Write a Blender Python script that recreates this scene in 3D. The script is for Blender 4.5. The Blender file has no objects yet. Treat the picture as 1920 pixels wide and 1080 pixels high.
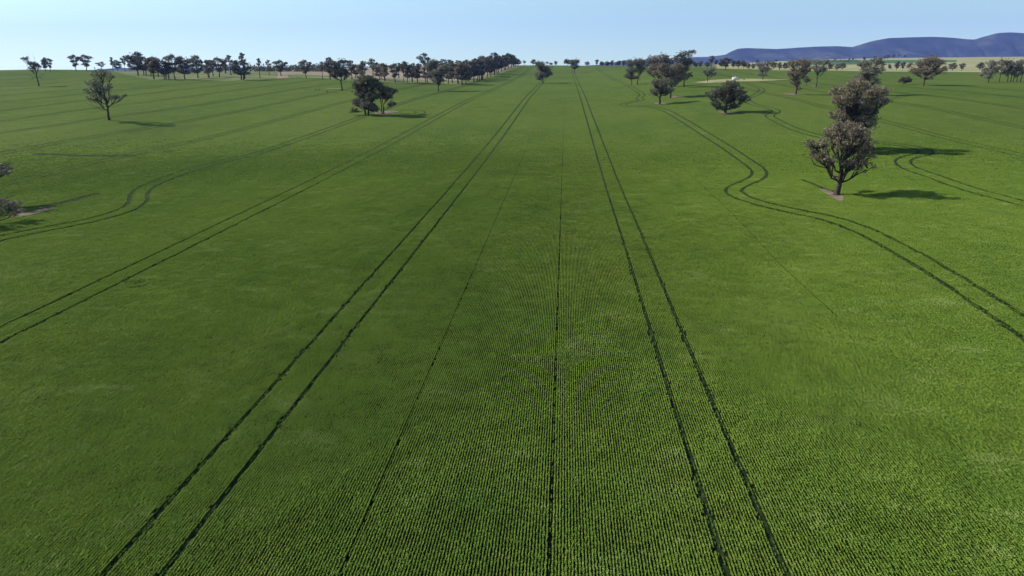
import bpy, math, random
import numpy as np
from mathutils import Vector, Matrix

sc = bpy.context.scene
COL = sc.collection
random.seed(7)
RNG = np.random.default_rng(11)
R = math.radians

# ------------------------------------------------------------------ camera
F, CX, CY = 1280.0, 960.0, 540.0          # 24 mm drone lens on a 1920 px wide frame
HOR = 120.0                               # true horizon row
PITCH = math.atan((CY - HOR) / F)
YAW = R(4.28)                             # looking a little left of the crop rows (+Y)
CAM = np.array([0.0, 0.0, 28.45])
cam_d = bpy.data.cameras.new("camera")
cam_d.sensor_width = 36.0
cam_d.lens = 24.0
cam_d.clip_start = 0.5
cam_d.clip_end = 60000.0
cam = bpy.data.objects.new("camera", cam_d)
COL.objects.link(cam)
cam.location = CAM
cam.rotation_euler = (R(90) - PITCH, 0, YAW)
sc.camera = cam
fwd_h = np.array([-math.sin(YAW), math.cos(YAW), 0.0])
RIGHT = np.array([math.cos(YAW), math.sin(YAW), 0.0])
FWD = fwd_h * math.cos(PITCH) + np.array([0, 0, -math.sin(PITCH)])
UP = fwd_h * math.sin(PITCH) + np.array([0, 0, math.cos(PITCH)])

# ------------------------------------------------------------------ sky and sun
SUN_EL = R(35.0)
sh = RIGHT * 1.25 + fwd_h * (-0.40)        # way the shadows fall on the ground
sh = sh / np.linalg.norm(sh)
to_sun = np.array([-sh[0] * math.cos(SUN_EL), -sh[1] * math.cos(SUN_EL), math.sin(SUN_EL)])
SUN_AZ = math.atan2(to_sun[0], to_sun[1])  # clockwise from +Y
world = bpy.data.worlds.new("World")
sc.world = world
world.use_nodes = True
wn = world.node_tree
bg = wn.nodes["Background"]
sky = wn.nodes.new("ShaderNodeTexSky")
sky.sky_type = 'NISHITA'
sky.sun_disc = False
sky.sun_elevation = SUN_EL
sky.sun_rotation = SUN_AZ
sky.altitude = 300
sky.air_density = 1.0
sky.dust_density = 0.6
sky.ozone_density = 0.7
tc = wn.nodes.new("ShaderNodeTexCoord")
sp = wn.nodes.new("ShaderNodeSeparateXYZ")
mx = wn.nodes.new("ShaderNodeMath"); mx.operation = 'MAXIMUM'; mx.inputs[1].default_value = 0.0
ad = wn.nodes.new("ShaderNodeMath"); ad.operation = 'ADD'; ad.inputs[1].default_value = 0.055
cb = wn.nodes.new("ShaderNodeCombineXYZ")
wn.links.new(tc.outputs["Generated"], sp.inputs[0])
wn.links.new(sp.outputs[0], cb.inputs[0]); wn.links.new(sp.outputs[1], cb.inputs[1])
wn.links.new(sp.outputs[2], mx.inputs[0]); wn.links.new(mx.outputs[0], ad.inputs[0]); wn.links.new(ad.outputs[0], cb.inputs[2])
wn.links.new(cb.outputs[0], sky.inputs[0])
tint = wn.nodes.new("ShaderNodeMix"); tint.data_type = 'RGBA'; tint.blend_type = 'MULTIPLY'; tint.inputs[0].default_value = 1.0
tint.inputs[7].default_value = (0.97, 1.085, 0.96, 1)
wn.links.new(sky.outputs[0], tint.inputs[6]); wn.links.new(tint.outputs[2], bg.inputs[0])
bg.inputs[1].default_value = 0.115
sun_d = bpy.data.lights.new("sun", 'SUN')
sun_d.energy = 4.6
sun_d.angle = R(0.53)
sun_d.color = (1.0, 0.94, 0.84)
sun = bpy.data.objects.new("sun", sun_d)
COL.objects.link(sun)
sun.rotation_euler = Vector(to_sun).to_track_quat('Z', 'Y').to_euler()
sc.view_settings.view_transform = 'Standard'
sc.view_settings.look = 'None'
sc.view_settings.exposure = 0.6
sc.view_settings.gamma = 1.0

# ------------------------------------------------------------------ helpers
def tag(o, label=None, cat=None, group=None, kind=None):
    if label: o["label"] = label
    if cat: o["category"] = cat
    if group: o["group"] = group
    if kind: o["kind"] = kind
    return o

def link(name, me, mat=None, parent=None):
    o = bpy.data.objects.new(name, me)
    COL.objects.link(o)
    if mat is not None and me is not None: me.materials.append(mat)
    if parent is not None: o.parent = parent
    return o

def np_mesh(name, verts, loops, sizes, smooth=False):
    """fast mesh from numpy arrays: loops = flat vertex indices, sizes = corners per face"""
    me = bpy.data.meshes.new(name)
    verts = np.asarray(verts, dtype=np.float32)
    loops = np.asarray(loops, dtype=np.int32).ravel()
    sizes = np.asarray(sizes, dtype=np.int32)
    me.vertices.add(len(verts)); me.vertices.foreach_set("co", verts.ravel())
    me.loops.add(len(loops)); me.loops.foreach_set("vertex_index", loops)
    me.polygons.add(len(sizes))
    st = np.concatenate([[0], np.cumsum(sizes)[:-1]]).astype(np.int32)
    me.polygons.foreach_set("loop_start", st)
    if smooth: me.polygons.foreach_set("use_smooth", np.ones(len(sizes), dtype=bool))
    me.update(calc_edges=True)
    return me

def project(P):
    P = np.asarray(P, dtype=float) - CAM
    d = P @ FWD
    dd = np.where(np.abs(d) < 1e-6, 1e-6, d)
    return CX + F * (P @ RIGHT) / dd, CY - F * (P @ UP) / dd, d

def unproj(px, py, d):
    return CAM + d * (FWD + RIGHT * ((px - CX) / F) - UP * ((py - CY) / F))

# ------------------------------------------------------------------ terrain heights
K = 38451.0                                # depth of the near plain: K / (row - 110.4)
ctrl = []
def cp(px, py, r): ctrl.append(unproj(px, py, K * r / (py - 110.4)))
def cd(px, py, d): ctrl.append(unproj(px, py, d))
for px in (-100, 300, 700, 1061, 1400):
    for py in (1250, 900, 640, 500): cp(px, py, 1.0)
for px in (300, 600, 850, 1061, 1160): cp(px, 370, 1.0)
for px, py, r in [(600, 300, .995), (1000, 300, .99), (1120, 300, .985), (1250, 300, .96),
    (1700, 900, .98), (2000, 900, .97), (1700, 640, .97), (1350, 450, .975),
    (1000, 235, .945), (1118, 235, .94), (1150, 187, .85), (992, 187.5, .853),
    (0, 449, 1.0), (0, 351, 1.0), (0, 295, .958), (0, 257, .907), (0, 237, .906), (0, 218, .878), (0, 203, .845),
    (0, 190, .80), (0, 180, .768), (0, 171.7, .733), (300, 250, .96), (300, 200, .86), (480, 241, .97),
    (500, 190, .86), (205, 225, .885), (73, 161, .70), (690, 216, .92), (641, 168, .79),
    (1920, 615, .955), (1920, 380, .878), (1920, 292, .845), (1920, 240, .784), (1740, 202, .70), (1657, 189, .69),
    (1540, 255, .855), (1440, 220, .82), (1490, 243, .86), (1420, 320, .94), (1765, 257, .83), (1690, 237, .80),
    (1543, 200, .743), (1488, 185, .70), (1237, 195, .85), (1360, 212, .82), (1282, 163, .66), (1190, 158, .76),
    (1492, 177, .69), (1530, 163, .65), (1430, 150, .60), (1378, 150, .60), (1735, 160, .62), (1900, 152, .58),
    (1900, 134, .50), (1500, 134, .50), (250, 150, .62), (450, 150, .66), (640, 150, .70), (760, 155, .76)]: cp(px, py, r)
for px, py, d in [(1011, 168.75, 550), (1095, 168.75, 550), (1020, 158.75, 651), (1091, 158.75, 651), (822, 170, 560),
    (1035, 137, 1010), (1081, 137, 1000), (1041, 123, 1320), (960, 123.5, 1300), (1110, 124, 1260), (1190, 126, 1100),
    (860, 158, 690), (915, 143, 900), (1340, 128, 900),
    (0, 132, 860), (60, 131, 850), (180, 132.5, 850), (300, 133.5, 950), (430, 134, 1000), (560, 131, 1150), (640, 128, 1250),
    (760, 124, 1350), (860, 120.5, 1400),
    # falling away behind the crests
    (0, 150, 1800), (200, 150, 1800), (400, 146, 2000), (600, 142, 2100), (800, 138, 2300), (1000, 136, 2200), (1150, 136, 2000),
    (0, 138, 9000), (400, 138, 9000), (800, 134, 9000), (1100, 132, 9000), (1200, 133, 3000),
    (1350, 121.5, 1500), (1350, 120, 4500), (1500, 120, 1500), (1500, 114, 2600), (1700, 122, 1500), (1700, 109.5, 2600),
    (1900, 122, 1400), (1900, 107, 2700), (2000, 106, 2700), (1500, 118, 6000), (1900, 112, 6000), (1350, 117, 12000), (1900, 112, 12000)]: cd(px, py, d)
ctrl = np.array(ctrl)

def dom(x, y):
    th = np.arctan2(x, y) + YAW            # azimuth from the view axis
    a = np.abs(th); lim = R(44)
    folded = np.where(a < lim, th, np.sign(th) * lim)
    back = np.clip((a - R(80)) / R(100), 0, 1)
    folded = folded * (1 - back * back * (3 - 2 * back))
    D = np.maximum(np.hypot(x, y), 26.0)
    return np.stack([folded * 2.6, np.log(D)], -1)
def tps_k(r2): return np.where(r2 < 1e-12, 0.0, 0.5 * r2 * np.log(np.maximum(r2, 1e-12)))
CP = dom(ctrl[:, 0], ctrl[:, 1]); n = len(CP)
A = np.zeros((n + 3, n + 3))
A[:n, :n] = tps_k(((CP[:, None] - CP[None]) ** 2).sum(-1)) + np.eye(n) * 0.002
A[:n, n] = 1; A[:n, n + 1:] = CP; A[n, :n] = 1; A[n + 1:, :n] = CP.T
# heights are stored as slope-like values so that far points do not swamp near ones
HV = (CAM[2] - ctrl[:, 2]) / np.hypot(ctrl[:, 0], ctrl[:, 1]) * 1.0
NEARV = CAM[2] / np.hypot(ctrl[:, 0], ctrl[:, 1])
W = np.linalg.solve(A, np.concatenate([HV - NEARV, [0, 0, 0]]))
def terrain(x, y):
    x = np.asarray(x, float); y = np.asarray(y, float); s = x.shape
    q = dom(x.ravel(), y.ravel()); out = np.empty(len(q))
    for i in range(0, len(q), 20000):
        c = q[i:i + 20000]
        out[i:i + 20000] = tps_k(((c[:, None] - CP[None]) ** 2).sum(-1)) @ W[:n] + W[n] + c @ W[n + 1:]
    D = np.maximum(np.hypot(x.ravel(), y.ravel()), 26.0)
    return (-(out * D)).reshape(s)
CROP_H = 0.24
def lift(D):
    """the closed top of the crop: bare ground between the plants near by, crop height further off"""
    t = np.clip((D - 110) / 150, 0, 1); return CROP_H * 0.85 * t * t * (3 - 2 * t)
DS = np.geomspace(24, 14000, 520)
def ground_at(px, py, z_off=0.0):
    """point where the line of sight through a place meets the land (or passes closest above it)"""
    ray = FWD + RIGHT * ((px - CX) / F) - UP * ((py - CY) / F)
    h = math.hypot(ray[0], ray[1])
    lo = 24.0; hi = 14000.0; ds = DS
    for it in range(3):
        P = CAM + ray * (ds[:, None] / h)
        gap = P[:, 2] - terrain(P[:, 0], P[:, 1]) - z_off
        idx = np.nonzero(gap <= 0)[0]
        if len(idx):
            i = max(idx[0], 1)
        else:
            m = ds < 3500
            i = int(np.argmin(np.where(m, gap / ds, 9e9))); 
            P = CAM + ray * (ds[i] / h)
            return np.array([P[0], P[1], float(terrain(P[0], P[1]))])
        ds = np.linspace(ds[i - 1], ds[i], 24)
    P = CAM + ray * (ds[min(i, 23)] / h)
    return np.array([P[0], P[1], float(terrain(P[0], P[1]))])

# ------------------------------------------------------------------ node helpers
def mat_new(name):
    m = bpy.data.materials.new(name); m.use_nodes = True
    nt = m.node_tree; b = nt.nodes["Principled BSDF"]
    b.inputs["Specular IOR Level"].default_value = 0.02
    b.inputs["Roughness"].default_value = 0.8
    return m, nt, b
def nd(nt, t, **kw):
    x = nt.nodes.new(t)
    for k, v in kw.items(): setattr(x, k, v)
    return x
def noise(nt, vec, scale, detail=4, rough=0.6):
    x = nd(nt, "ShaderNodeTexNoise"); x.inputs["Scale"].default_value = scale
    x.inputs["Detail"].default_value = detail; x.inputs["Roughness"].default_value = rough
    nt.links.new(vec, x.inputs["Vector"]); return x.outputs["Fac"]
def mapping(nt, vec, scale=(1, 1, 1), rot=(0, 0, 0)):
    x = nd(nt, "ShaderNodeMapping"); x.inputs["Scale"].default_value = scale; x.inputs["Rotation"].default_value = rot
    nt.links.new(vec, x.inputs["Vector"]); return x.outputs[0]
def ramp(nt, fac, stops):
    x = nd(nt, "ShaderNodeValToRGB"); e = x.color_ramp.elements
    while len(e) < len(stops): e.new(0.5)
    for i, (p, c) in enumerate(stops): e[i].position = p; e[i].color = (*c, 1) if len(c) == 3 else c
    nt.links.new(fac, x.inputs[0]); return x.outputs[0]
def mixc(nt, fac, a, b, mode='MIX'):
    x = nd(nt, "ShaderNodeMix", data_type='RGBA', blend_type=mode)
    for s, v in ((x.inputs[0], fac), (x.inputs[6], a), (x.inputs[7], b)):
        if hasattr(v, "is_output"): nt.links.new(v, s)
        elif isinstance(v, (int, float)): s.default_value = v
        else: s.default_value = (*v, 1)
    return x.outputs[2]
def math_n(nt, op, a, b=None, clamp=False):
    x = nd(nt, "ShaderNodeMath", operation=op, use_clamp=clamp)
    for s, v in ((x.inputs[0], a), (x.inputs[1], b)):
        if v is None: continue
        if hasattr(v, "is_output"): nt.links.new(v, s)
        else: s.default_value = v
    return x.outputs[0]
def bump(nt, b, h, strength, dist):
    x = nd(nt, "ShaderNodeBump"); x.inputs["Strength"].default_value = strength; x.inputs["Distance"].default_value = dist
    nt.links.new(h, x.inputs["Height"]); nt.links.new(x.outputs[0], b.inputs["Normal"])

# crop leaf colour, by place in the paddock (same everywhere the crop stands)
def crop_colour(nt, pos):
    big = noise(nt, mapping(nt, pos, (.7, .5, 1)), 0.016, 4, 0.6)
    mid = noise(nt, mapping(nt, pos, (1, .45, 1)), 0.13, 5, 0.65)
    streak = noise(nt, mapping(nt, pos, (.30, .6, 1), (0, 0, R(12))), 0.5, 5, 0.75)
    c = ramp(nt, big, [(0.34, (0.059, 0.096, 0.016)), (0.5, (0.080, 0.118, 0.019)), (0.66, (0.100, 0.134, 0.024))])
    c = mixc(nt, math_n(nt, 'MULTIPLY', ramp(nt, mid, [(0.38, (0, 0, 0)), (0.66, (1, 1, 1))]), 0.6), c, (0.108, 0.142, 0.026))
    dk = noise(nt, mapping(nt, pos, (.5, .35, 1)), 0.33, 5, 0.7)
    c = mixc(nt, math_n(nt, 'MULTIPLY', ramp(nt, dk, [(0.30, (1, 1, 1)), (0.46, (0, 0, 0))]), 0.45), c, (0.040, 0.078, 0.016))
    c = mixc(nt, math_n(nt, 'MULTIPLY', ramp(nt, streak, [(0.55, (0, 0, 0)), (0.72, (1, 1, 1))]), 0.65), c, (0.165, 0.195, 0.075))
    return c
# crop sheet (the closed stand of the crop seen from afar, soil and low leaf between the rows near by)
m_crop, nt, b = mat_new("crop_stand")
geo = nd(nt, "ShaderNodeNewGeometry"); pos = geo.outputs["Position"]
sx = nd(nt, "ShaderNodeSeparateXYZ"); nt.links.new(pos, sx.inputs[0])
col = crop_colour(nt, pos)
fine = noise(nt, mapping(nt, pos, (1, 1, 1)), 2.2, 5, 0.7)
col = mixc(nt, ramp(nt, fine, [(0.35, (0, 0, 0)), (0.62, (1, 1, 1))]), mixc(nt, 0.5, col, (0.030, 0.060, 0.012)), col)
b.inputs["Roughness"].default_value = 1.0
ln_ = nd(nt, "ShaderNodeVectorMath", operation='LENGTH'); nt.links.new(pos, ln_.inputs[0])
mr = nd(nt, "ShaderNodeMapRange", interpolation_type='SMOOTHSTEP'); mr.inputs[1].default_value = 120; mr.inputs[2].default_value = 250
nt.links.new(ln_.outputs["Value"], mr.inputs[0])
soiln = noise(nt, pos, 3.0, 5, 0.7)
soil = ramp(nt, soiln, [(0.35, (0.009, 0.011, 0.006)), (0.65, (0.022, 0.030, 0.012))])
col = mixc(nt, mr.outputs[0], soil, col)
nt.links.new(col, b.inputs["Base Color"])
bump(nt, b, noise(nt, pos, 1.3, 6, 0.75), 0.7, 0.35)
# wheel track: trodden plants and damp soil
m_track, nt, b = mat_new("wheel_track")
geo = nd(nt, "ShaderNodeNewGeometry"); pos = geo.outputs["Position"]
nz = noise(nt, pos, 1.6, 5, 0.7)
nt.links.new(ramp(nt, nz, [(0.35, (0.011, 0.019, 0.008)), (0.55, (0.024, 0.040, 0.014)), (0.72, (0.050, 0.080, 0.026))]), b.inputs["Base Color"])
bump(nt, b, nz, 0.6, 0.2)
def grass_mat(name, a, c, e, sc1=0.02, sc2=0.4):
    m, nt, b = mat_new(name)
    geo = nd(nt, "ShaderNodeNewGeometry"); pos = geo.outputs["Position"]
    n1 = noise(nt, mapping(nt, pos, (.5, 1, 1)), sc1, 5, 0.6); n2 = noise(nt, pos, sc2, 4, 0.7)
    cc = ramp(nt, n1, [(0.3, a), (0.5, c), (0.7, e)])
    cc = mixc(nt, math_n(nt, 'MULTIPLY', n2, 0.5), cc, tuple(v * 0.6 for v in a))
    nt.links.new(cc, b.inputs["Base Color"]); bump(nt, b, n2, 0.5, 0.3); return m
m_pale = grass_mat("dry_pasture", (0.22, 0.22, 0.10), (0.32, 0.31, 0.16), (0.40, 0.38, 0.21))
m_verge = grass_mat("verge_grass", (0.09, 0.12, 0.04), (0.15, 0.17, 0.065), (0.24, 0.23, 0.12), 0.03)
m_stub = grass_mat("stubble", (0.20, 0.165, 0.115), (0.28, 0.23, 0.165), (0.36, 0.30, 0.22), 0.015)
m_green2 = grass_mat("far_crop", (0.05, 0.12, 0.04), (0.06, 0.14, 0.05), (0.07, 0.15, 0.05))
m_far = grass_mat("far_pasture", (0.07, 0.10, 0.05), (0.14, 0.15, 0.07), (0.22, 0.21, 0.11), 0.004, 0.05)
m_bare = grass_mat("bare_soil", (0.12, 0.09, 0.065), (0.20, 0.15, 0.115), (0.30, 0.235, 0.19), 0.5, 2.5)

# ------------------------------------------------------------------ the land: one sheet, split where the paddocks change
az = np.concatenate([np.linspace(-180, -50, 40)[:-1], np.linspace(-50, -41, 25)[:-1], np.linspace(-41, 41, 700)[:-1],
                     np.linspace(41, 50, 25)[:-1], np.linspace(50, 180, 40)])
rad = np.concatenate([[0.5, 8, 16], np.geomspace(24, 14000, 470)])
AZ, RD = np.meshgrid(np.radians(az) - YAW, rad, indexing='ij')
GX, GY = RD * np.sin(AZ), RD * np.cos(AZ)
GZ = terrain(GX, GY) + lift(RD)
na, nr = GX.shape
cx_, cy_ = (GX[:-1, :-1] + GX[1:, 1:]) / 2, (GY[:-1, :-1] + GY[1:, 1:]) / 2
cz_ = (GZ[:-1, :-1] + GZ[1:, 1:] + GZ[1:, :-1] + GZ[:-1, 1:]) / 4
pxc, pyc, dc = project(np.stack([cx_, cy_, cz_], -1))
infront = dc > 5
pxi = np.clip(pxc, -300, 2200); pyi = np.where(infront, pyc, 800)
EDGE = [(-400, 128), (150, 129), (205, 131), (240, 141), (290, 150), (330, 151), (440, 151), (500, 148), (560, 145), (600, 147), (640, 150),
        (700, 153), (760, 155), (800, 157), (860, 158), (900, 150), (940, 138), (975, 125), (990, 122), (1190, 122), (1340, 128), (1500, 133),
        (1600, 132), (1700, 133), (1920, 134), (2300, 135)]
def edge_y(x): return np.interp(x, [e[0] for e in EDGE], [e[1] for e in EDGE])
Dc = np.hypot(cx_, cy_)
region = np.zeros(pxi.shape, int)                       # 0 crop
beyond = infront & (pyi < edge_y(pxi))
# behind a crest every place further off than the crest belongs to other land
far_lim = np.interp(pxi, [-300, 60, 300, 600, 900, 1041, 1190, 1340, 2000], [1200, 1200, 1000, 850, 1300, 1450, 1350, 960, 1000])
beyond |= infront & (Dc > far_lim)
region[beyond] = 5
bx = pxi
region[beyond & (bx > 180) & (bx < 520) & (Dc < 1250)] = 2          # verge with the grove
region[beyond & (bx >= 520) & (bx < 985) & (Dc < 1700)] = 3        # stubble hill
strip = beyond & (bx > 540) & (bx < 985) & (pyi > edge_y(pxi) - 6); region[strip] = 2
region[beyond & (bx > 1340) & (Dc < 3600)] = 1                     # pale pasture on the right
gp = beyond & (bx > 1470) & (bx < 1795) & (pyi > np.interp(bx, [1470, 1600, 1800], [117, 112.6, 112.6])) & (pyi < np.interp(bx, [1470, 1600, 1700, 1800], [122, 121, 117.5, 116]))
region[gp & (Dc < 3600)] = 4
region[~infront & (Dc > 900)] = 5
TUFT_FAR = 300.0
vid = np.arange(na * nr).reshape(na, nr)
quads = np.stack([vid[:-1, :-1], vid[1:, :-1], vid[1:, 1:], vid[:-1, 1:]], -1)
VERTS = np.stack([GX, GY, GZ], -1).reshape(-1, 3)
def land(name, mask, mat):
    q = quads[mask]
    used, inv = np.unique(q.ravel(), return_inverse=True)
    me = np_mesh(name, VERTS[used], inv, np.full(len(q), 4), smooth=True)
    o = link(name, me, mat); tag(o, kind="structure"); return o
land("wheat_field", region == 0, m_crop)
land("pale_paddock", region == 1, m_pale)
land("grass_verge", region == 2, m_verge)
land("stubble_paddock", region == 3, m_stub)
land("far_green_paddock", region == 4, m_green2)
land("far_ground", region == 5, m_far)

# ------------------------------------------------------------------ wheel tracks
def catmull(P, step=1.0):
    P = np.array(P, float); out = []
    Q = np.vstack([2 * P[0] - P[1], P, 2 * P[-1] - P[-2]])
    for i in range(1, len(Q) - 2):
        L = np.linalg.norm(Q[i + 1] - Q[i]); k = max(2, int(L / step))
        t = np.linspace(0, 1, k, endpoint=False)[:, None]
        a, b_, c, d = Q[i - 1], Q[i], Q[i + 1], Q[i + 2]
        out.append(0.5 * ((2 * b_) + (-a + c) * t + (2 * a - 5 * b_ + 4 * c - d) * t * t + (-a + 3 * b_ - 3 * c + d) * t ** 3))
    out.append(P[-1][None]); return np.vstack(out)
def px_path(pts, step=1.0): return catmull([ground_at(x, y)[:2] for x, y in pts], step)
def straight(u, v0, v1, wig=0.03):
    v = np.arange(v0, v1, 4.0)
    ph = (u * 7.13) % 6.28
    return np.stack([u + wig * np.sin(v * 0.043 + ph) + wig * .6 * np.sin(v * 0.13 + ph * 2), v], -1)
gap_lines = []           # (polyline, half width) where no plant stands
def ribbon(name, line, width, off, rag=0.0):
    line = np.array(line); t = np.gradient(line, axis=0); t /= np.linalg.norm(t, axis=1)[:, None] + 1e-9
    nrm = np.stack([-t[:, 1], t[:, 0]], -1)
    k = len(line)
    w1 = width / 2 * (1 + rag * RNG.uniform(-1, 1, k)); w2 = width / 2 * (1 + rag * RNG.uniform(-1, 1, k))
    a = line + nrm * w1[:, None]; c = line - nrm * w2[:, None]
    V = np.vstack([a, c]); D = np.hypot(V[:, 0], V[:, 1])
    z = terrain(V[:, 0], V[:, 1]) + lift(D) + off + D * 0.00012
    return np.column_stack([V, z]), k
def ribbons_obj(name, lines, width, mat, off=0.02, rag=0.25, margin=0.03):
    VV = []; QQ = []; base = 0
    for ln in lines:
        V, k = ribbon(name, ln, width, off, rag)
        i = np.arange(k - 1)
        QQ.append(np.stack([i, i + 1, i + 1 + k, i + k], -1) + base); VV.append(V); base += len(V)
        gap_lines.append((ln, width / 2 + margin))
    me = np_mesh(name, np.vstack(VV), np.vstack(QQ), np.full(sum(len(q) for q in QQ), 4))
    o = link(name, me, mat); tag(o, kind="structure"); return o
def offset(line, s):
    t = np.gradient(line, axis=0); t /= np.linalg.norm(t, axis=1)[:, None] + 1e-9
    return line + np.stack([-t[:, 1], t[:, 0]], -1) * s
def pair(line, g=1.7): return [offset(line, g), offset(line, -g)]
U0 = -24.3
def vmax(u):      # where a straight tramline leaves the paddock
    v = np.arange(60, 1500, 6.0); x, y, d = project(np.stack([np.full_like(v, u), v, terrain(np.full_like(v, u), v)], -1))
    bad = np.nonzero((y < edge_y(x) + 0.5) & (d > 0))[0]
    return v[bad[0]] if len(bad) else 1450.0
paths = []; curved_paths = []
for k in (0, 1): paths.append(straight(U0 + 36 * k, 20, vmax(U0 + 36 * k)))
for k in range(-16, 0):
    if k == -2: continue
    u = U0 + 36 * k; paths.append(straight(u, max(20, abs(u) * 0.75), vmax(u)))
near2 = px_path([(-40, 462), (0, 449), (100, 429), (175, 414), (235, 396), (258, 380), (262, 364), (285, 348), (350, 323), (420, 303)])
s2 = straight(U0 - 72, near2[-1][1] + 12, vmax(U0 - 72)); curved_paths.append(np.vstack([near2, s2]))
curved_paths.append(px_path([(1118, 127.5), (1147, 147), (1172, 158), (1190, 168), (1204, 178), (1198, 184), (1202, 188), (1185, 192), (1168, 196), (1180, 199.5),
    (1215, 201), (1245, 207), (1280, 226), (1320, 251), (1363, 278), (1395, 300), (1415, 314), (1424, 326), (1415, 337), (1390, 348), (1376, 358.5), (1386, 369), (1412, 379),
    (1450, 389), (1495, 399), (1555, 412), (1620, 435), (1700, 477), (1780, 524), (1850, 570), (1920, 617), (1990, 668)]))
curved_paths.append(px_path([(1340, 134), (1380, 148), (1405, 159), (1428, 168), (1418, 178), (1400, 186), (1412, 196), (1442, 203), (1455, 210), (1443, 218), (1456, 227),
    (1490, 243), (1530, 255), (1570, 262), (1640, 268), (1700, 275), (1732, 283), (1732, 290), (1705, 296), (1693, 304), (1705, 316), (1755, 334), (1820, 357), (1880, 373), (1960, 395)]))
curved_paths.append(px_path([(1640, 200), (1655, 190), (1680, 184), (1712, 177)]))
for k in (4, 5, 6, 7, 8):
    u = U0 + 36 * k
    v1 = vmax(u); paths.append(straight(u, abs(u) * 1.2, v1))
lines = []
for p in paths: lines += pair(p)
curved = []
for p in curved_paths: curved += pair(p)
ribbons_obj("wheel_track", curved, 0.62, m_track, margin=0.07)
near_l = [l for l in lines if np.abs(l[:, 0]).min() < 150]; far_l = [l for l in lines if np.abs(l[:, 0]).min() >= 150]
ribbons_obj("wheel_track", near_l, 0.46, m_track, margin=-0.2)
ribbons_obj("wheel_track", far_l, 0.46, m_track, margin=0.03)
seams = [straight(U0 + 24, 190, 460, 0), straight(U0 + 12, 190, 290, 0)]
ribbons_obj("seeding_seam", seams, 0.05, m_track, 0.02, 0.6, margin=0.0)
# ragged gaps where the seeder turned
ribbons_obj("crop_gap", [px_path([(62, 290), (120, 291.5), (180, 293.5), (255, 293)], .6), px_path([(40, 393), (90, 387), (130, 379), (178, 366)], .5)], 2.1, m_track, 0.03, 0.5, margin=.1)
gaps = [        px_path([(1505, 339), (1530, 349), (1552, 358), (1566, 361)], .5), px_path([(985, 204), (1020, 203)]), px_path([(1040, 212), (1062, 211)]),
        px_path([(742, 206.5), (770, 205.5), (790, 208), (797, 212), (784, 216)]), px_path([(744, 209), (768, 208), (780, 210.5), (776, 214)]), px_path([(0, 378), (25, 368)]), px_path([(955, 170), (1010, 168), (1040, 168)])]
ribbons_obj("crop_gap", gaps, 0.6, m_track, 0.03, 0.5, margin=.1)

# bare and dry patches on the ground
patch_polys = []
def patch(name, pts, mat, off=0.05):
    P = np.array([ground_at(x, y)[:2] for x, y in pts]); c = P.mean(0)
    rings = [c[None]]; V = [c[None]]
    P2 = []
    for i in range(len(P)):
        a, b_ = P[i], P[(i + 1) % len(P)]
        for t in np.linspace(0, 1, 6, endpoint=False): P2.append(a + (b_ - a) * t)
    P2 = np.array(P2); kk = len(P2)
    P2 = c + (P2 - c) * (1 + 0.09 * RNG.uniform(-1, 1, kk))[:, None]
    for f in (0.33, 0.66, 1.0): V.append(c + (P2 - c) * f)
    V = np.vstack(V); D = np.hypot(V[:, 0], V[:, 1])
    z = terrain(V[:, 0], V[:, 1]) + lift(D) + off + D * 0.0002
    loops = []; sizes = []
    for i in range(kk):
        j = (i + 1) % kk
        loops += [0, 1 + i, 1 + j]; sizes.append(3)
        for r_ in range(2):
            o0 = 1 + r_ * kk; o1 = o0 + kk
            loops += [o0 + i, o1 + i, o1 + j, o0 + j]; sizes.append(4)
    me = np_mesh(name, np.column_stack([V, z]), loops, sizes)
    o = link(name, me, mat); tag(o, kind="structure"); patch_polys.append(P2); return o
patch("bare_ground", [(1530, 352), (1548, 357), (1572, 363), (1584, 371), (1577, 380), (1560, 371), (1543, 361)], m_bare)
patch("bare_ground", [(36, 402), (60, 396), (100, 388), (110, 391), (80, 399), (50, 406), (20, 410), (0, 410)], m_bare)
patch("bare_ground", [(1226, 193.5), (1240, 193), (1250, 194), (1252, 196), (1240, 197), (1228, 196)], m_bare)
patch("bare_ground", [(1250, 182), (1268, 181.5), (1280, 183), (1262, 185)], m_bare)
patch("bare_ground", [(1468, 175.5), (1490, 176), (1500, 178), (1490, 180), (1474, 178)], m_bare)
patch("bare_ground", [(1515, 161), (1530, 161.5), (1540, 163.5), (1524, 163.5)], m_bare)
patch("bare_ground", [(700, 212.5), (718, 210), (738, 209), (750, 209.5), (742, 212), (722, 214.5), (704, 215)], m_bare)
patch("bare_ground", [(1345, 211), (1362, 211), (1382, 214), (1362, 216)], m_bare)
patch("dry_verge", [(1300, 155), (1340, 150), (1380, 148.3), (1440, 148.8), (1485, 149.5), (1450, 152), (1400, 153.5), (1350, 155.5), (1315, 156.5)], m_pale)
patch("dry_verge", [(606, 166.5), (640, 166.2), (650, 168), (620, 168.5)], m_verge)

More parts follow.
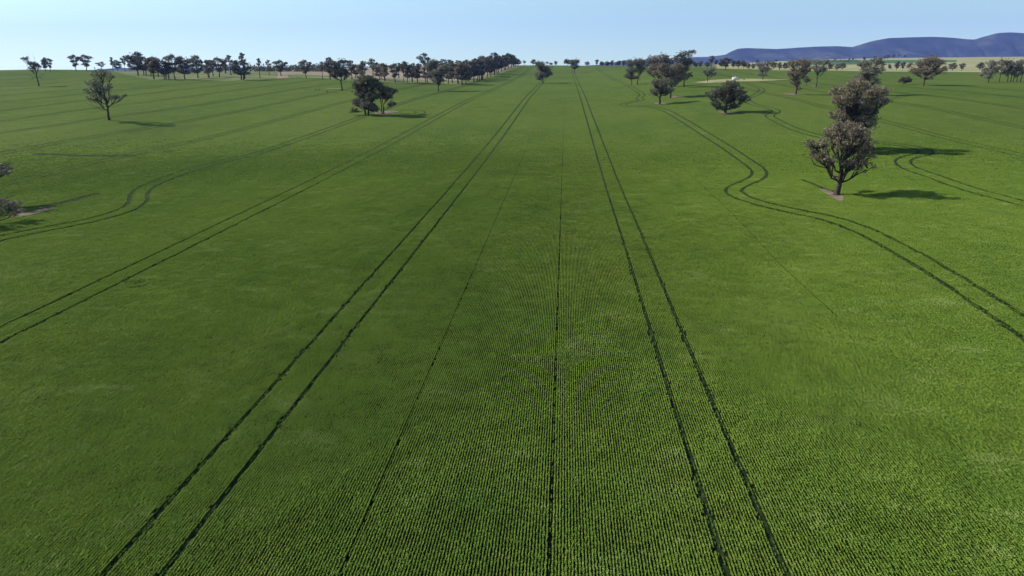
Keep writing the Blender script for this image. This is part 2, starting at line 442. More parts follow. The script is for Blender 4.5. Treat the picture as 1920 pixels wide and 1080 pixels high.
# ------------------------------------------------------------------ the crop: rows of plants near the camera
m_leaf, nt, b = mat_new("crop_leaf")
geo = nd(nt, "ShaderNodeNewGeometry"); pos = geo.outputs["Position"]
oi = nd(nt, "ShaderNodeObjectInfo")
col = crop_colour(nt, pos)
col = mixc(nt, math_n(nt, 'MULTIPLY', oi.outputs["Random"], 0.35), col, (0.045, 0.095, 0.020))
col = mixc(nt, 1.0, col, (2.44, 2.44, 2.25), 'MULTIPLY')
nt.links.new(col, b.inputs["Base Color"])
b.inputs["Roughness"].default_value = 0.55
tr = nd(nt, "ShaderNodeBsdfTranslucent"); nt.links.new(mixc(nt, 0.4, col, (0.20, 0.26, 0.02)), tr.inputs["Color"])
ms = nd(nt, "ShaderNodeMixShader"); ms.inputs[0].default_value = 0.28
out = nt.nodes["Material Output"]
nt.links.new(b.outputs[0], ms.inputs[1]); nt.links.new(tr.outputs[0], ms.inputs[2]); nt.links.new(ms.outputs[0], out.inputs["Surface"])
SEG = 0.5; ROW = 0.2
def tuft_mesh(i):
    r = np.random.default_rng(100 + i)
    V = []; L = []; S = []
    nt_ = 9
    hs = r.uniform(0.88, 1.12, nt_)
    for t in range(nt_):
        y0 = -SEG / 2 + (t + r.uniform(.1, .9)) * SEG / nt_; x0 = r.normal(0, 0.018)
        for l in range(6):
            a = r.uniform(0, 2 * math.pi); h = CROP_H * hs[t] * r.uniform(.72, 1.05); reach = r.uniform(.07, .15)
            dx, dy = math.cos(a) * reach * .34, math.sin(a) * reach * 1.25
            n_ = math.hypot(dx, dy); wx, wy = -dy / n_, dx / n_
            base = len(V); w0, w1 = .006, r.uniform(.013, .021)
            z1 = h * .8; z2 = h; z3 = h * r.uniform(.72, 1.0); dz = r.normal(0, .012)
            V += [(x0 - wx * w0, y0 - wy * w0, 0.0), (x0 + wx * w0, y0 + wy * w0, 0.0),
                  (x0 + dx * .15 + wx * w1, y0 + dy * .15 + wy * w1, z1), (x0 + dx * .15 - wx * w1, y0 + dy * .15 - wy * w1, z1),
                  (x0 + dx * .7 + wx * w1, y0 + dy * .7 + wy * w1, z2 + dz), (x0 + dx * .7 - wx * w1, y0 + dy * .7 - wy * w1, z2 - dz),
                  (x0 + dx * 1.3, y0 + dy * 1.3, z3)]
            L += [base, base + 1, base + 2, base + 3, base + 3, base + 2, base + 4, base + 5, base + 5, base + 4, base + 6]; S += [4, 4, 3]
    return np_mesh("crop_tuft", V, L, S)
tuft_col = bpy.data.collections.new("crop_tufts")
NV = 9
for i in range(NV):
    me = tuft_mesh(i); me.materials.append(m_leaf)
    tuft_col.objects.link(bpy.data.objects.new("tuft_%02d" % i, me))
us = np.round(np.arange(-235, 235, ROW) / ROW) * ROW + (U0 % ROW)
vs = np.arange(20, TUFT_FAR + 30, SEG)
UU, VV_ = np.meshgrid(us, vs, indexing='ij')
VV_ = VV_ + RNG.uniform(-.25, .25, (len(us), 1)) + RNG.uniform(-.07, .07, VV_.shape)
UU = UU.ravel(); VV_ = VV_.ravel()
Dd = np.hypot(UU, VV_)
keep = Dd < TUFT_FAR
UU, VV_, Dd = UU[keep], VV_[keep], Dd[keep]
zz = terrain(UU, VV_)
px_, py_, d_ = project(np.stack([UU, VV_, zz], -1))
keep = (d_ > 10) & (px_ > -130) & (px_ < 2050) & (py_ < 1200)
keep &= RNG.uniform(0, 1, len(UU)) < np.where(Dd < 170, 1.0, ((TUFT_FAR - Dd) / (TUFT_FAR - 170)).clip(0, 1) ** 1.5)
UU, VV_, Dd, zz = UU[keep], VV_[keep], Dd[keep], zz[keep]
# leave the wheel tracks, seams and bare patches free of plants
alive = np.ones(len(UU), bool)
cell = 2.0
from collections import defaultdict
gi = defaultdict(list)
for li, (ln, hw) in enumerate(gap_lines):
    ln = np.asarray(ln); 
    m = np.hypot(ln[:, 0], ln[:, 1]) < TUFT_FAR + 20
    if m.sum() < 2: continue
    ln = ln[m]
    seg = np.linalg.norm(np.diff(ln, axis=0), axis=1)
    s = np.concatenate([[0], np.cumsum(seg)]); q = np.arange(0, s[-1], 0.25)
    X = np.interp(q, s, ln[:, 0]); Y = np.interp(q, s, ln[:, 1])
    ii = np.floor(X / 0.25).astype(int); jj = np.floor(Y / 0.25).astype(int)
    gi[round(hw, 2)].append(np.stack([X, Y], -1))
OX, OY, RES = -250.0, 0.0, 0.1
NXg, NYg = int(500 / RES), int(340 / RES)
grid = np.zeros((NXg, NYg), bool)
for hw, arrs in gi.items():
    P = np.vstack(arrs); k = int(math.ceil((hw) / RES))
    for a in range(-k, k + 1):
        for b2 in range(-k, k + 1):
            if (a * a + b2 * b2) * RES * RES <= (hw) ** 2:
                i = ((P[:, 0] - OX) / RES + a).astype(int); j = ((P[:, 1] - OY) / RES + b2).astype(int)
                ok = (i >= 0) & (i < NXg) & (j >= 0) & (j < NYg); grid[i[ok], j[ok]] = True
def blocked(x, y):
    i = ((x - OX) / RES).astype(int).clip(0, NXg - 1); j = ((y - OY) / RES).astype(int).clip(0, NYg - 1)
    return grid[i, j]
gapm = blocked(UU, VV_) | blocked(UU, VV_ - .2) | blocked(UU, VV_ + .2)
inseam = np.zeros(len(UU), bool)
rnd = RNG.uniform(0, 1, len(UU))
for q, keep_ in ((12, .88), (24, .66), (55.8, .92)):
    if q == 55.8: on = (np.abs(UU - (U0 + q)) < 0.11) & (VV_ > 75)
    else: on = np.abs(UU - (U0 + q)) < 0.06
    inseam |= on; alive &= ~(on & (rnd > keep_))
edge_r = RNG.uniform(0, 1, len(UU))
for k in (-5, -4, -3, -1, 0, 1, 4, 5):                   # straight tramlines: the two rows under each wheel
    for sgn in (-1, 1):
        du = np.abs(UU - (U0 + 36 * k + sgn * 1.7))
        on = (du < 0.16) | ((du < 0.35) & (edge_r < 0.16))
        gapm |= on
low = inseam | gapm & (RNG.uniform(0, 1, len(UU)) < 0.5)          # weak and trodden stragglers
alive &= ~gapm | (low & ~inseam)
def in_poly(x, y, P):
    inside = np.zeros(len(x), bool); j = len(P) - 1
    for i in range(len(P)):
        c = ((P[i, 1] > y) != (P[j, 1] > y)) & (x < (P[j, 0] - P[i, 0]) * (y - P[i, 1]) / (P[j, 1] - P[i, 1] + 1e-12) + P[i, 0])
        inside ^= c; j = i
    return inside
for P in patch_polys: alive &= ~in_poly(UU, VV_, P)
# thin, short spots scattered through the stand
def vnoise(x, y, s, seed):
    r = np.random.default_rng(seed); T = r.uniform(0, 1, (256, 256))
    x = x / s; y = y / s; i = np.floor(x).astype(int); j = np.floor(y).astype(int); fx = x - i; fy = y - j
    fx = fx * fx * (3 - 2 * fx); fy = fy * fy * (3 - 2 * fy)
    g = lambda a, c: T[a % 256, c % 256]
    return (g(i, j) * (1 - fx) + g(i + 1, j) * fx) * (1 - fy) + (g(i, j + 1) * (1 - fx) + g(i + 1, j + 1) * fx) * fy
vg = 0.5 * vnoise(UU, VV_, 1.1, 1) + 0.3 * vnoise(UU, VV_, 4.0, 2) + 0.2 * vnoise(UU, VV_, 15, 3)
inseam_ = inseam[alive]
UU, VV_, Dd, zz, vg, low = UU[alive], VV_[alive], Dd[alive], zz[alive], vg[alive], low[alive]
print("tufts", len(UU))
spot = np.ones(len(UU))                                    # flattened, weedy spots
for sx_, sy_, sr_ in ((252, 532, 1.6), (262, 541, 1.2), (1330, 243, 2.5), (1352, 245, 2.5)):
    g_ = ground_at(sx_, sy_)
    w_ = np.hypot((UU - g_[0]) / sr_, (VV_ - g_[1]) / (sr_ * .7)) + 0.8 * (vnoise(UU, VV_, .6, 9) - .5)
    spot *= np.where(w_ < 1, 0.7, 1.0)
me = bpy.data.meshes.new("crop_plants")
me.vertices.add(len(UU)); me.vertices.foreach_set("co", np.stack([UU, VV_, zz], -1).astype(np.float32).ravel())
def attr(nm, typ, arr):
    a = me.attributes.new(nm, typ, 'POINT'); a.data.foreach_set("value", arr)
attr("scl", 'FLOAT', ((0.70 + 0.64 * vg + RNG.normal(0, 0.06, len(UU))) * np.where(inseam_, 0.72, np.where(low, 0.55, 1.0)) * spot).astype(np.float32))
attr("rot", 'FLOAT', (RNG.integers(0, 2, len(UU)) * math.pi + RNG.normal(0, 0.05, len(UU))).astype(np.float32))
attr("idx", 'INT', RNG.integers(0, NV, len(UU)).astype(np.int32))
crop = link("crop_plants", me, m_leaf)
tag(crop, kind="stuff")
ng = bpy.data.node_groups.new("crop_rows", 'GeometryNodeTree')
ng.interface.new_socket("Geometry", in_out='INPUT', socket_type='NodeSocketGeometry')
ng.interface.new_socket("Geometry", in_out='OUTPUT', socket_type='NodeSocketGeometry')
gin = ng.nodes.new("NodeGroupInput"); gout = ng.nodes.new("NodeGroupOutput")
iop = ng.nodes.new("GeometryNodeInstanceOnPoints"); ci = ng.nodes.new("GeometryNodeCollectionInfo")
ci.inputs[0].default_value = tuft_col; ci.inputs[1].default_value = True; ci.inputs[2].default_value = True
def named(nm, typ):
    x = ng.nodes.new("GeometryNodeInputNamedAttribute"); x.data_type = typ; x.inputs[0].default_value = nm; return x.outputs[0]
cr = ng.nodes.new("ShaderNodeCombineXYZ"); ng.links.new(named("rot", 'FLOAT'), cr.inputs[2])
ng.links.new(gin.outputs[0], iop.inputs["Points"]); ng.links.new(ci.outputs[0], iop.inputs["Instance"])
iop.inputs["Pick Instance"].default_value = True
ng.links.new(named("idx", 'INT'), iop.inputs["Instance Index"])
ng.links.new(cr.outputs[0], iop.inputs["Rotation"]); ng.links.new(named("scl", 'FLOAT'), iop.inputs["Scale"])
ng.links.new(iop.outputs[0], gout.inputs[0])
md = crop.modifiers.new("crop_rows", 'NODES'); md.node_group = ng

# ------------------------------------------------------------------ trees
def foliage(name, c_dark, c_mid, c_pale):
    m, nt, b = mat_new(name)
    geo = nd(nt, "ShaderNodeNewGeometry"); pos = geo.outputs["Position"]; oi = nd(nt, "ShaderNodeObjectInfo")
    n1 = noise(nt, pos, 0.55, 3, 0.6)
    c = ramp(nt, n1, [(0.32, c_dark), (0.5, c_mid), (0.68, c_pale)])  # leaf tones from dark to pale, spread at random by the noise
    c = mixc(nt, math_n(nt, 'MULTIPLY', oi.outputs["Random"], 0.35), c, tuple(v * .6 for v in c_mid))
    nt.links.new(c, b.inputs["Base Color"]); b.inputs["Roughness"].default_value = 0.55
    b.inputs["Specular IOR Level"].default_value = 0.35
    tr = nd(nt, "ShaderNodeBsdfTranslucent"); nt.links.new(c, tr.inputs["Color"])
    ms = nd(nt, "ShaderNodeMixShader"); ms.inputs[0].default_value = 0.15; out = nt.nodes["Material Output"]
    nt.links.new(b.outputs[0], ms.inputs[1]); nt.links.new(tr.outputs[0], ms.inputs[2]); nt.links.new(ms.outputs[0], out.inputs["Surface"])
    return m
FOL = {
    'olive': foliage("gum_leaf_olive", (0.115, 0.113, 0.068), (0.185, 0.178, 0.112), (0.260, 0.245, 0.165)),
    'grey': foliage("gum_leaf_grey", (0.145, 0.142, 0.108), (0.215, 0.208, 0.160), (0.285, 0.272, 0.215)),
    'brown': foliage("gum_leaf_brown", (0.140, 0.112, 0.076), (0.215, 0.172, 0.120), (0.295, 0.240, 0.172)),
    'dark': foliage("gum_leaf_dark", (0.072, 0.071, 0.046), (0.115, 0.110, 0.074), (0.170, 0.160, 0.112)),
}
m_bark, nt, b = mat_new("gum_bark")
geo = nd(nt, "ShaderNodeNewGeometry"); pos = geo.outputs["Position"]
nz = noise(nt, mapping(nt, pos, (3, 3, .6)), 1.5, 5, 0.7)
nt.links.new(ramp(nt, nz, [(0.35, (0.030, 0.024, 0.020)), (0.6, (0.075, 0.062, 0.052)), (0.75, (0.16, 0.14, 0.12))]), b.inputs["Base Color"])
bump(nt, b, nz, 0.8, 0.08)

class Mesh:
    def __init__(s): s.V = []; s.L = []; s.S = []; s.n = 0
    def add(s, V, L, S):
        V = np.asarray(V, float); s.V.append(V); s.L.append(np.asarray(L, int).ravel() + s.n); s.S.append(np.asarray(S, int)); s.n += len(V)
    def build(s, name, smooth=False): return np_mesh(name, np.vstack(s.V), np.concatenate(s.L), np.concatenate(s.S), smooth)
def tube(M, pts, rads, sides=6):
    pts = np.array(pts, float); k = len(pts); t = np.gradient(pts, axis=0); t /= np.linalg.norm(t, axis=1)[:, None] + 1e-9
    ref = np.array([0.31, 0.95, 0.05]); a = np.cross(t, ref); a /= np.linalg.norm(a, axis=1)[:, None] + 1e-9; c = np.cross(t, a)
    ang = np.arange(sides) / sides * 2 * math.pi
    V = pts[:, None] + (a[:, None] * np.cos(ang)[None, :, None] + c[:, None] * np.sin(ang)[None, :, None]) * np.array(rads)[:, None, None]
    V = V.reshape(-1, 3); L = []; S = []
    for i in range(k - 1):
        for j in range(sides):
            L += [i * sides + j, i * sides + (j + 1) % sides, (i + 1) * sides + (j + 1) % sides, (i + 1) * sides + j]; S.append(4)
    L += list(range((k - 1) * sides, k * sides)); S.append(sides)
    M.add(V, L, S)
def curve(p0, p1, r, sag=0.1, k=6, jit=0.06):
    p0 = np.array(p0, float); p1 = np.array(p1, float); L = np.linalg.norm(p1 - p0)
    t = np.linspace(0, 1, k)[:, None]; P = p0 + (p1 - p0) * t
    P[:, 2] += (np.sin(t[:, 0] * math.pi) * -sag * L)
    w = r.normal(0, jit * L, (k, 3)); w[0] = 0; w[-1] = 0
    return P + w * .5
def leaves(M, centres, radii, per, size, r, droop=0.0):
    """many leaf-sized faces gathered round each twig end"""
    C = np.repeat(centres, per, axis=0); Rr = np.repeat(radii, per)
    N = len(C); dirs = r.normal(0, 1, (N, 3)); dirs /= np.linalg.norm(dirs, axis=1)[:, None]
    q = C + dirs * (Rr * r.uniform(.2, 1, N) ** .6)[:, None] * np.array([1.0, 1.0, 0.62])
    a = r.normal(0, 1, (N, 3)); a[:, 2] -= droop; a /= np.linalg.norm(a, axis=1)[:, None]
    b_ = np.cross(a, r.normal(0, 1, (N, 3))); b_ /= np.linalg.norm(b_, axis=1)[:, None] + 1e-9
    L = size * r.uniform(.6, 1.35, N)[:, None]; w = L * r.uniform(.32, .6, N)[:, None]
    V = np.stack([q - a * L * .5, q + b_ * w * .5, q + a * L * .5, q - b_ * w * .5], 1).reshape(-1, 3)
    M.add(V, np.arange(4 * N), np.full(N, 4))

def gum(seed, H, lobes, trunks=((0, 0),), tr=0.4, twig=1.0, leaf=0.4, dens=1.0, clus=1.0, bare=(), fork=0.25, open_=0.0):
    """lobes: (x, y, z, rx, rz) in metres from the foot; bare: twig-only tips (x, y, z)"""
    r = np.random.default_rng(seed); T = Mesh(); Lf = Mesh()
    forks = []
    for (tx, ty) in trunks:
        top = np.array([tx * 1.35 + r.normal(0, .15), ty * 1.3, H * fork])
        P = curve((tx, ty, -0.25), top, r, 0, 5, .04)
        tube(T, P, np.array([tr * 1.45, tr * 1.05, tr * .95, tr * .88, tr * .8]), 8); forks.append(P[-1])
    forks = np.array(forks)
    def nearest(p): return forks[np.argmin(np.linalg.norm((forks - p) * np.array([1, 1, .2]), axis=1))]
    cs = []; rs = []
    LP = {}
    if lobes:
        la = np.array([l[:3] for l in lobes])
        for fi, f in enumerate(forks):
            dxy = np.hypot(la[:, 0] - f[0], la[:, 1] - f[1]); sel = la[np.argmin(dxy - .35 * la[:, 2])]
            tipz = f[2] + (la[:, 2].max() - f[2]) * .62
            P = curve(f, (f[0] + (sel[0] - f[0]) * .45, f[1] + (sel[1] - f[1]) * .4, tipz), r, 0, 8, .05)
            tube(T, P, np.linspace(tr * .8, tr * .30, 8), 7); LP[fi] = P
    for (x, y, z, rx, rz) in lobes:
        c = np.array([x, y, z]); f = nearest(c)
        fi = int(np.argmin(np.linalg.norm(forks - f, axis=1))); Pl = LP[fi]
        want = f[2] + max(0, (z - rz - f[2])) * .55 - math.hypot(x - f[0], y - f[1]) * .25
        f = Pl[int(np.argmin(np.abs(Pl[:, 2] - want)))]
        mid_end = c + np.array([0, 0, -rz * .35])
        lr = tr * min(.62, .22 + .05 * rx)
        P = curve(f, mid_end, r, .06 if abs(x) > 1.5 else -.02, 7, .07)
        tube(T, P, np.linspace(lr, lr * .32, 7), 6)
        vol = rx * rx * rz
        nb = max(6, int(4.6 * dens * vol ** .62))
        dirs = r.normal(0, 1, (nb, 3)); dirs[:, 2] = np.abs(dirs[:, 2]) * 1.0 - .25; dirs /= np.linalg.norm(dirs, axis=1)[:, None]
        fr = r.uniform(.45 + open_ * .3, 1.0, nb) ** .7
        tips = c + dirs * fr[:, None] * np.array([rx, rx * .95, rz])
        for t_ in tips:
            s = P[r.integers(2, 7)]
            B = curve(s, t_, r, .05, 4, .09)
            tube(T, B, np.linspace(lr * .34 * twig, .022 * twig, 4), 4)
            if r.uniform() < .55:
                t2 = t_ + r.normal(0, rx * .22, 3); tube(T, curve(B[2], t2, r, .03, 3, .1), [.05 * twig, .03 * twig, .018 * twig], 3)
                cs.append(t2); rs.append(clus * r.uniform(.35, .65))
            cs.append(t_); rs.append(clus * r.uniform(.45, .95))
    for (x, y, z) in bare:
        f = nearest(np.array([x, y, z])); e = np.array([x, y, z], float)
        P = curve(f, e, r, -.03, 6, .06); tube(T, P, np.linspace(tr * .28, .03, 6), 5)
        for q in range(5):
            s = P[r.integers(3, 6)]; t2 = s + np.array([r.normal(0, .8), r.normal(0, .6), r.uniform(.5, 2.0)]); tube(T, curve(s, t2, r, 0, 3, .1), [.05, .035, .02], 3)
    if len(cs):
        cs = np.array(cs); rs = np.array(rs)
        per = int(24 * (0.4 / leaf) ** 1.2)
        leaves(Lf, cs, rs, max(6, per), leaf, r, .8)
        # a little foliage hanging in the inner crown
        k = len(cs) // 5
        inner = cs[r.integers(0, len(cs), k)] * np.array([.75, .75, .9]) + np.array([0, 0, 0])
        leaves(Lf, inner, rs[:k] * .7, max(4, per // 3), leaf, r, .8)
    return T.build("trunk", True), (Lf.build("crown") if len(cs) else None)

def place(name, base, meshes, fol, label, cat="tree", group=None, rot=0.0, scale=(1, 1, 1)):
    e = bpy.data.objects.new(name, None); COL.objects.link(e)
    e.location = base; e.rotation_euler = (0, 0, rot); e.scale = scale
    e.empty_display_size = .5
    tag(e, label, cat, group)
    t, l = meshes
    if not t.materials: t.materials.append(m_bark)
    o = bpy.data.objects.new("trunk", t); COL.objects.link(o); o.parent = e
    if l is not None:
        if not l.materials: l.materials.append(FOL[fol])
        c = bpy.data.objects.new("crown", l); COL.objects.link(c); c.parent = e
        if l.materials[0] != FOL[fol]:
            c.material_slots[0].link = 'OBJECT'; c.material_slots[0].material = FOL[fol]
    return e

def hero(name, bx, by, lobes_px, label, fol='olive', seed=1, leaf=.35, dens=1.0, tr=.4, trunks=((0, 0),), bare=(), fork=.25, clus=1.0, twig=1.0, open_=0.0, group=None, depth=0.8, shrub=False):
    """lobes_px: (x, y, rx, ry) of each foliage mass as it stands beside its foot; turned into metres at the tree's distance"""
    g = ground_at(bx, by); d = project(g)[2]; m = d / F / math.cos(PITCH) * 0.98
    rr = random.Random(seed); lob = []
    xmin = min(q[0] - q[2] for q in lobes_px); xmax = max(q[0] + q[2] for q in lobes_px); mid = (xmin + xmax) / 2; hw_ = (xmax - xmin) / 2
    for i, (x, y, rx, ry) in enumerate(lobes_px):
        yy = (1 if i % 2 else -1) * rr.uniform(.25, 1) * 0.62 * hw_ * m * math.sqrt(max(.1, 1 - ((x - mid) / hw_) ** 2))
        lob.append(((x - bx) * m, yy, (by - y) * m, rx * m, ry * m))
    H = max(l[2] + l[4] for l in lob)
    br = [((x - bx) * m, rr.uniform(-1, 1), (by - y) * m) for (x, y) in bare]
    H = max([H] + [q[2] for q in br])
    ms = gum(seed, H, lob, [(a * m, c * m) for a, c in trunks], tr, twig, leaf, dens, clus, br, fork, open_)
    yaw = math.atan2(-(g[0]), g[1])       # the tree's own left-right lies across the line of sight
    return place(name, g, ms, fol, label, "shrub" if shrub else "tree", group, yaw)

# the large gum trees standing in the crop
hero("gum_tree", 1568, 366, [(1525, 277, 22, 16), (1548, 262, 20, 15), (1578, 270, 26, 20), (1600, 290, 22, 20), (1540, 300, 20, 16), (1612, 312, 15, 10), (1585, 312, 18, 14), (1522, 296, 14, 10), (1560, 245, 16, 12), (1608, 272, 14, 12), (1590, 252, 18, 13)],
     "broad nearest gum tree with bare lower limbs on a triangle of pink soil at right", 'brown', 3, .32, 1.15, .60, ((0, 0),), [(1503, 298)], .17, .85, 1.7, .2)
hero("gum_tree", 1602, 284, [(1590, 172, 22, 15), (1620, 182, 22, 14), (1572, 196, 20, 16), (1606, 206, 24, 18), (1632, 196, 14, 10), (1576, 226, 26, 18), (1610, 232, 24, 18), (1570, 252, 24, 16), (1604, 258, 22, 16), (1560, 180, 14, 10), (1592, 245, 22, 16), (1612, 216, 20, 14), (1590, 200, 22, 14)],
     "tall dense brown-green gum tree directly behind the broad nearest tree", 'brown', 5, .36, 1.7, .6, ((0, 0),), (), .2, 1.15)
hero("gum_tree", 1624, 180, [(1612, 126, 12, 9), (1632, 122, 12, 9), (1622, 140, 18, 10), (1610, 150, 12, 8), (1632, 156, 12, 9), (1640, 134, 8, 6)],
     "gum tree rising just above the tall brown-green tree on the right", 'grey', 8, .5, 1.3, .45, ((0, 0),), (), .2, 1.2)
hero("gum_tree", 1360, 213, [(1333, 182, 13, 9), (1350, 175, 15, 11), (1366, 165, 16, 10), (1380, 176, 14, 11), (1390, 188, 11, 9), (1360, 188, 16, 10), (1343, 196, 10, 7), (1375, 200, 9, 7), (1352, 203, 8, 5)],
     "low round wide-spreading gum tree alone in the crop with a thick short trunk", 'dark', 9, .5, 1.5, .75, ((0, 0),), (), .12, 1.3)
hero("gum_tree", 1237, 196, [(1229, 160, 13, 9), (1246, 158, 13, 9), (1226, 174, 10, 8), (1240, 172, 14, 9), (1252, 172, 9, 8)],
     "round-crowned gum tree nearest in the cluster right of centre, on bare ground", 'olive', 10, .5, 1.4, .6, ((0, 0),), (), .28, 1.2)
hero("gum_tree", 1257, 184, [(1250, 140, 15, 11), (1266, 134, 14, 11), (1240, 132, 12, 9), (1272, 150, 12, 9), (1256, 155, 14, 9), (1230, 142, 9, 8)],
     "tall dense gum tree standing second from the front in the cluster right of centre", 'brown', 11, .55, 1.4, .5, ((0, 0),), (), .3, 1.3)
hero("gum_tree", 1282, 164, [(1278, 108, 12, 6), (1292, 104, 8, 5), (1270, 116, 13, 8), (1286, 122, 11, 9), (1276, 134, 13, 9), (1288, 144, 9, 6), (1270, 145, 10, 7)],
     "tallest gum tree right of centre with open tufted top reaching above the hills", 'dark', 12, .55, 1.1, .5, ((0, 0),), (), .2, 1.2)
hero("gum_tree", 1232, 165, [(1222, 118, 12, 8), (1238, 114, 13, 8), (1228, 130, 13, 9), (1250, 122, 10, 8), (1217, 137, 8, 8)],
     "brown-topped gum tree furthest back at the left of the cluster right of centre", 'brown', 13, .55, 1.3, .45, ((0, 0),), (), .25, 1.3)
hero("gum_tree", 1190, 159, [(1180, 122, 9, 7), (1194, 121, 11, 8), (1184, 135, 11, 8), (1200, 132, 9, 8), (1178, 144, 8, 6), (1188, 147, 9, 5)],
     "twin-trunked dense gum tree just right of centre, left of the big cluster", 'olive', 14, .6, 1.4, .4, ((-5, 0), (4, 0)), (), .2, 1.4)
hero("gum_tree", 1018, 156, [(1012, 124, 9, 6), (1020, 132, 12, 8), (1014, 142, 11, 6), (1028, 141, 8, 6), (1010, 148, 6, 4)],
     "dense oval gum tree standing on the wheel tracks at the centre of the far slope", 'olive', 15, .65, 1.5, .5, ((0, 0),), (), .18, 1.5)
hero("gum_tree", 1077, 137, [(1073, 119, 6, 5), (1080, 118, 6, 5), (1077, 126, 8, 5)],
     "small round gum tree at the head of the right-hand pair of wheel tracks", 'olive', 16, .8, 1.4, .5, ((0, 0),), (), .2, 1.7)
hero("gum_tree", 822, 171, [(822, 140, 14, 9), (810, 130, 11, 8), (833, 133, 10, 8), (815, 122, 10, 5), (823, 152, 11, 7), (808, 145, 8, 6)],
     "fan-shaped dark gum tree in front of the left-centre grove", 'olive', 17, .6, 1.5, .5, ((0, 0),), (), .12, 1.4)
hero("gum_tree", 641, 170, [(632, 126, 11, 7), (648, 121, 10, 5), (640, 138, 17, 8), (628, 145, 8, 4), (652, 142, 9, 5), (618, 124, 6, 5), (620, 136, 6, 5)],
     "umbrella-shaped very dark gum tree with a clean straight trunk left of centre", 'dark', 18, .6, 1.5, .5, ((0, 0),), (), .32, 1.4)
hero("gum_tree", 688, 217, [(690, 155, 16, 10), (675, 165, 12, 10), (704, 163, 14, 10), (684, 180, 16, 11), (700, 184, 13, 10), (674, 196, 12, 10), (690, 200, 14, 10), (666, 209, 8, 5), (700, 206, 9, 8)],
     "large leafy gum tree with foliage down to the ground on the left-centre crop", 'olive', 19, .5, 2.3, .5, ((-2, 0), (3, 1)), (), .14, 1.2)
hero("gum_tree", 720, 215, [(722, 172, 14, 9), (738, 175, 9, 6), (728, 184, 9, 6), (736, 198, 8, 7), (715, 182, 8, 7)],
     "slimmer dark gum tree leaning out to the right of the large leafy one", 'dark', 20, .5, 2.0, .35, ((0, 0), (-3, 0)), (), .2, 1.1)
hero("gum_tree", 205, 226, [(205, 145, 16, 8), (217, 150, 8, 9), (190, 162, 14, 9), (182, 175, 11, 8), (200, 172, 10, 9), (215, 170, 6, 9), (222, 186, 10, 6), (234, 184, 6, 3), (188, 186, 12, 8), (208, 190, 8, 8)],
     "lone sparse grey gum tree with wispy upswept branches in the left field", 'grey', 21, .36, .9, .5, ((0, 0),), [(176, 196), (186, 205)], .2, .8, 1.6, .3)
hero("gum_tree", 73, 162, [(71, 124, 9, 6), (60, 115, 6, 4), (78, 128, 5, 5), (66, 131, 6, 4)],
     "half-dead gum tree with bare twigs on top near the left edge of the field", 'dark', 22, .55, 1.2, .42, ((0, 0),), [(67, 106), (74, 108), (58, 142), (85, 143), (62, 150), (82, 150)], .3, 1.1, 1.8)
hero("gum_tree", 1492, 178, [(1482, 126, 11, 8), (1500, 124, 14, 8), (1486, 142, 14, 9), (1504, 136, 10, 8), (1488, 157, 10, 7), (1496, 168, 5, 4)],
     "tall dense gum tree right of the water tank, on pale bare soil", 'brown', 23, .55, 1.45, .5, ((0, 0),), (), .2, 1.3)
hero("gum_tree", 1530, 164, [(1526, 121, 8, 6), (1538, 122, 9, 6), (1532, 134, 12, 6), (1524, 131, 6, 6), (1541, 134, 5, 5)],
     "slender forked gum tree right beside the tall dense one past the water tank", 'grey', 24, .6, 1.2, .38, ((0, 0),), (), .2, 1.2)
hero("gum_tree", 1430, 150, [(1422, 124, 8, 5), (1436, 122, 9, 5), (1428, 132, 10, 5), (1438, 131, 6, 4), (1424, 141, 6, 4), (1433, 142, 5, 3)],
     "spreading gum tree just right of the water tank", 'grey', 25, .65, 1.3, .42, ((0, 0),), (), .2, 1.3)
hero("gum_tree", 1327, 154, [(1333, 132, 7, 5), (1326, 139, 8, 6), (1335, 141, 6, 4), (1320, 136, 5, 4)],
     "pale thin gum tree with grey limbs left of the water tank", 'grey', 26, .6, 1.1, .35, ((0, 0),), [(1316, 132)], .2, 1.1, 1.5)
hero("gum_tree", 1731, 161, [(1735, 117, 13, 7), (1722, 124, 12, 8), (1748, 122, 12, 8), (1715, 136, 11, 6), (1735, 135, 15, 9), (1755, 134, 10, 6), (1735, 147, 10, 4), (1705, 124, 4, 4)],
     "wide reddish-brown gum tree with a pale trunk on the right", 'brown', 27, .55, 1.35, .5, ((0, 0),), (), .22, 1.3)
hero("shrub", 1695, 159, [(1695, 150, 9, 6), (1701, 153, 6, 5), (1689, 153, 5, 4)],
     "low dark rounded bush left of the reddish-brown tree", 'dark', 28, .55, 1.8, .2, ((0, 0),), (), .15, 1.2, shrub=True)
hero("shrub", 1512, 161, [(1512, 152, 7, 6), (1508, 147, 5, 4)],
     "small dark bush between the tall dense tree and its slender forked neighbour", 'dark', 29, .55, 1.6, .2, ((0, 0),), (), .15, 1.2, shrub=True)
hero("gum_tree", 1852, 156, [(1852, 123, 9, 7), (1846, 135, 8, 6), (1856, 136, 8, 7), (1840, 142, 6, 4), (1850, 145, 7, 5)],
     "leftmost grey gum tree of the clump at the right edge", 'grey', 30, .6, 1.4, .35, ((0, 0),), (), .2, 1.3)
hero("gum_tree", 1873, 154, [(1872, 121, 10, 6), (1866, 131, 8, 6), (1878, 132, 8, 6)],
     "straight-trunked gum tree second from left in the clump at the right edge", 'olive', 31, .6, 1.4, .35, ((0, 0),), (), .3, 1.3)
hero("gum_tree", 1893, 154, [(1888, 124, 9, 7), (1896, 132, 10, 9), (1886, 138, 8, 7)],
     "many-stemmed gum tree third from left in the clump at the right edge", 'grey', 32, .6, 1.4, .3, ((-3, 0), (1, 0), (4, 0)), (), .2, 1.3)
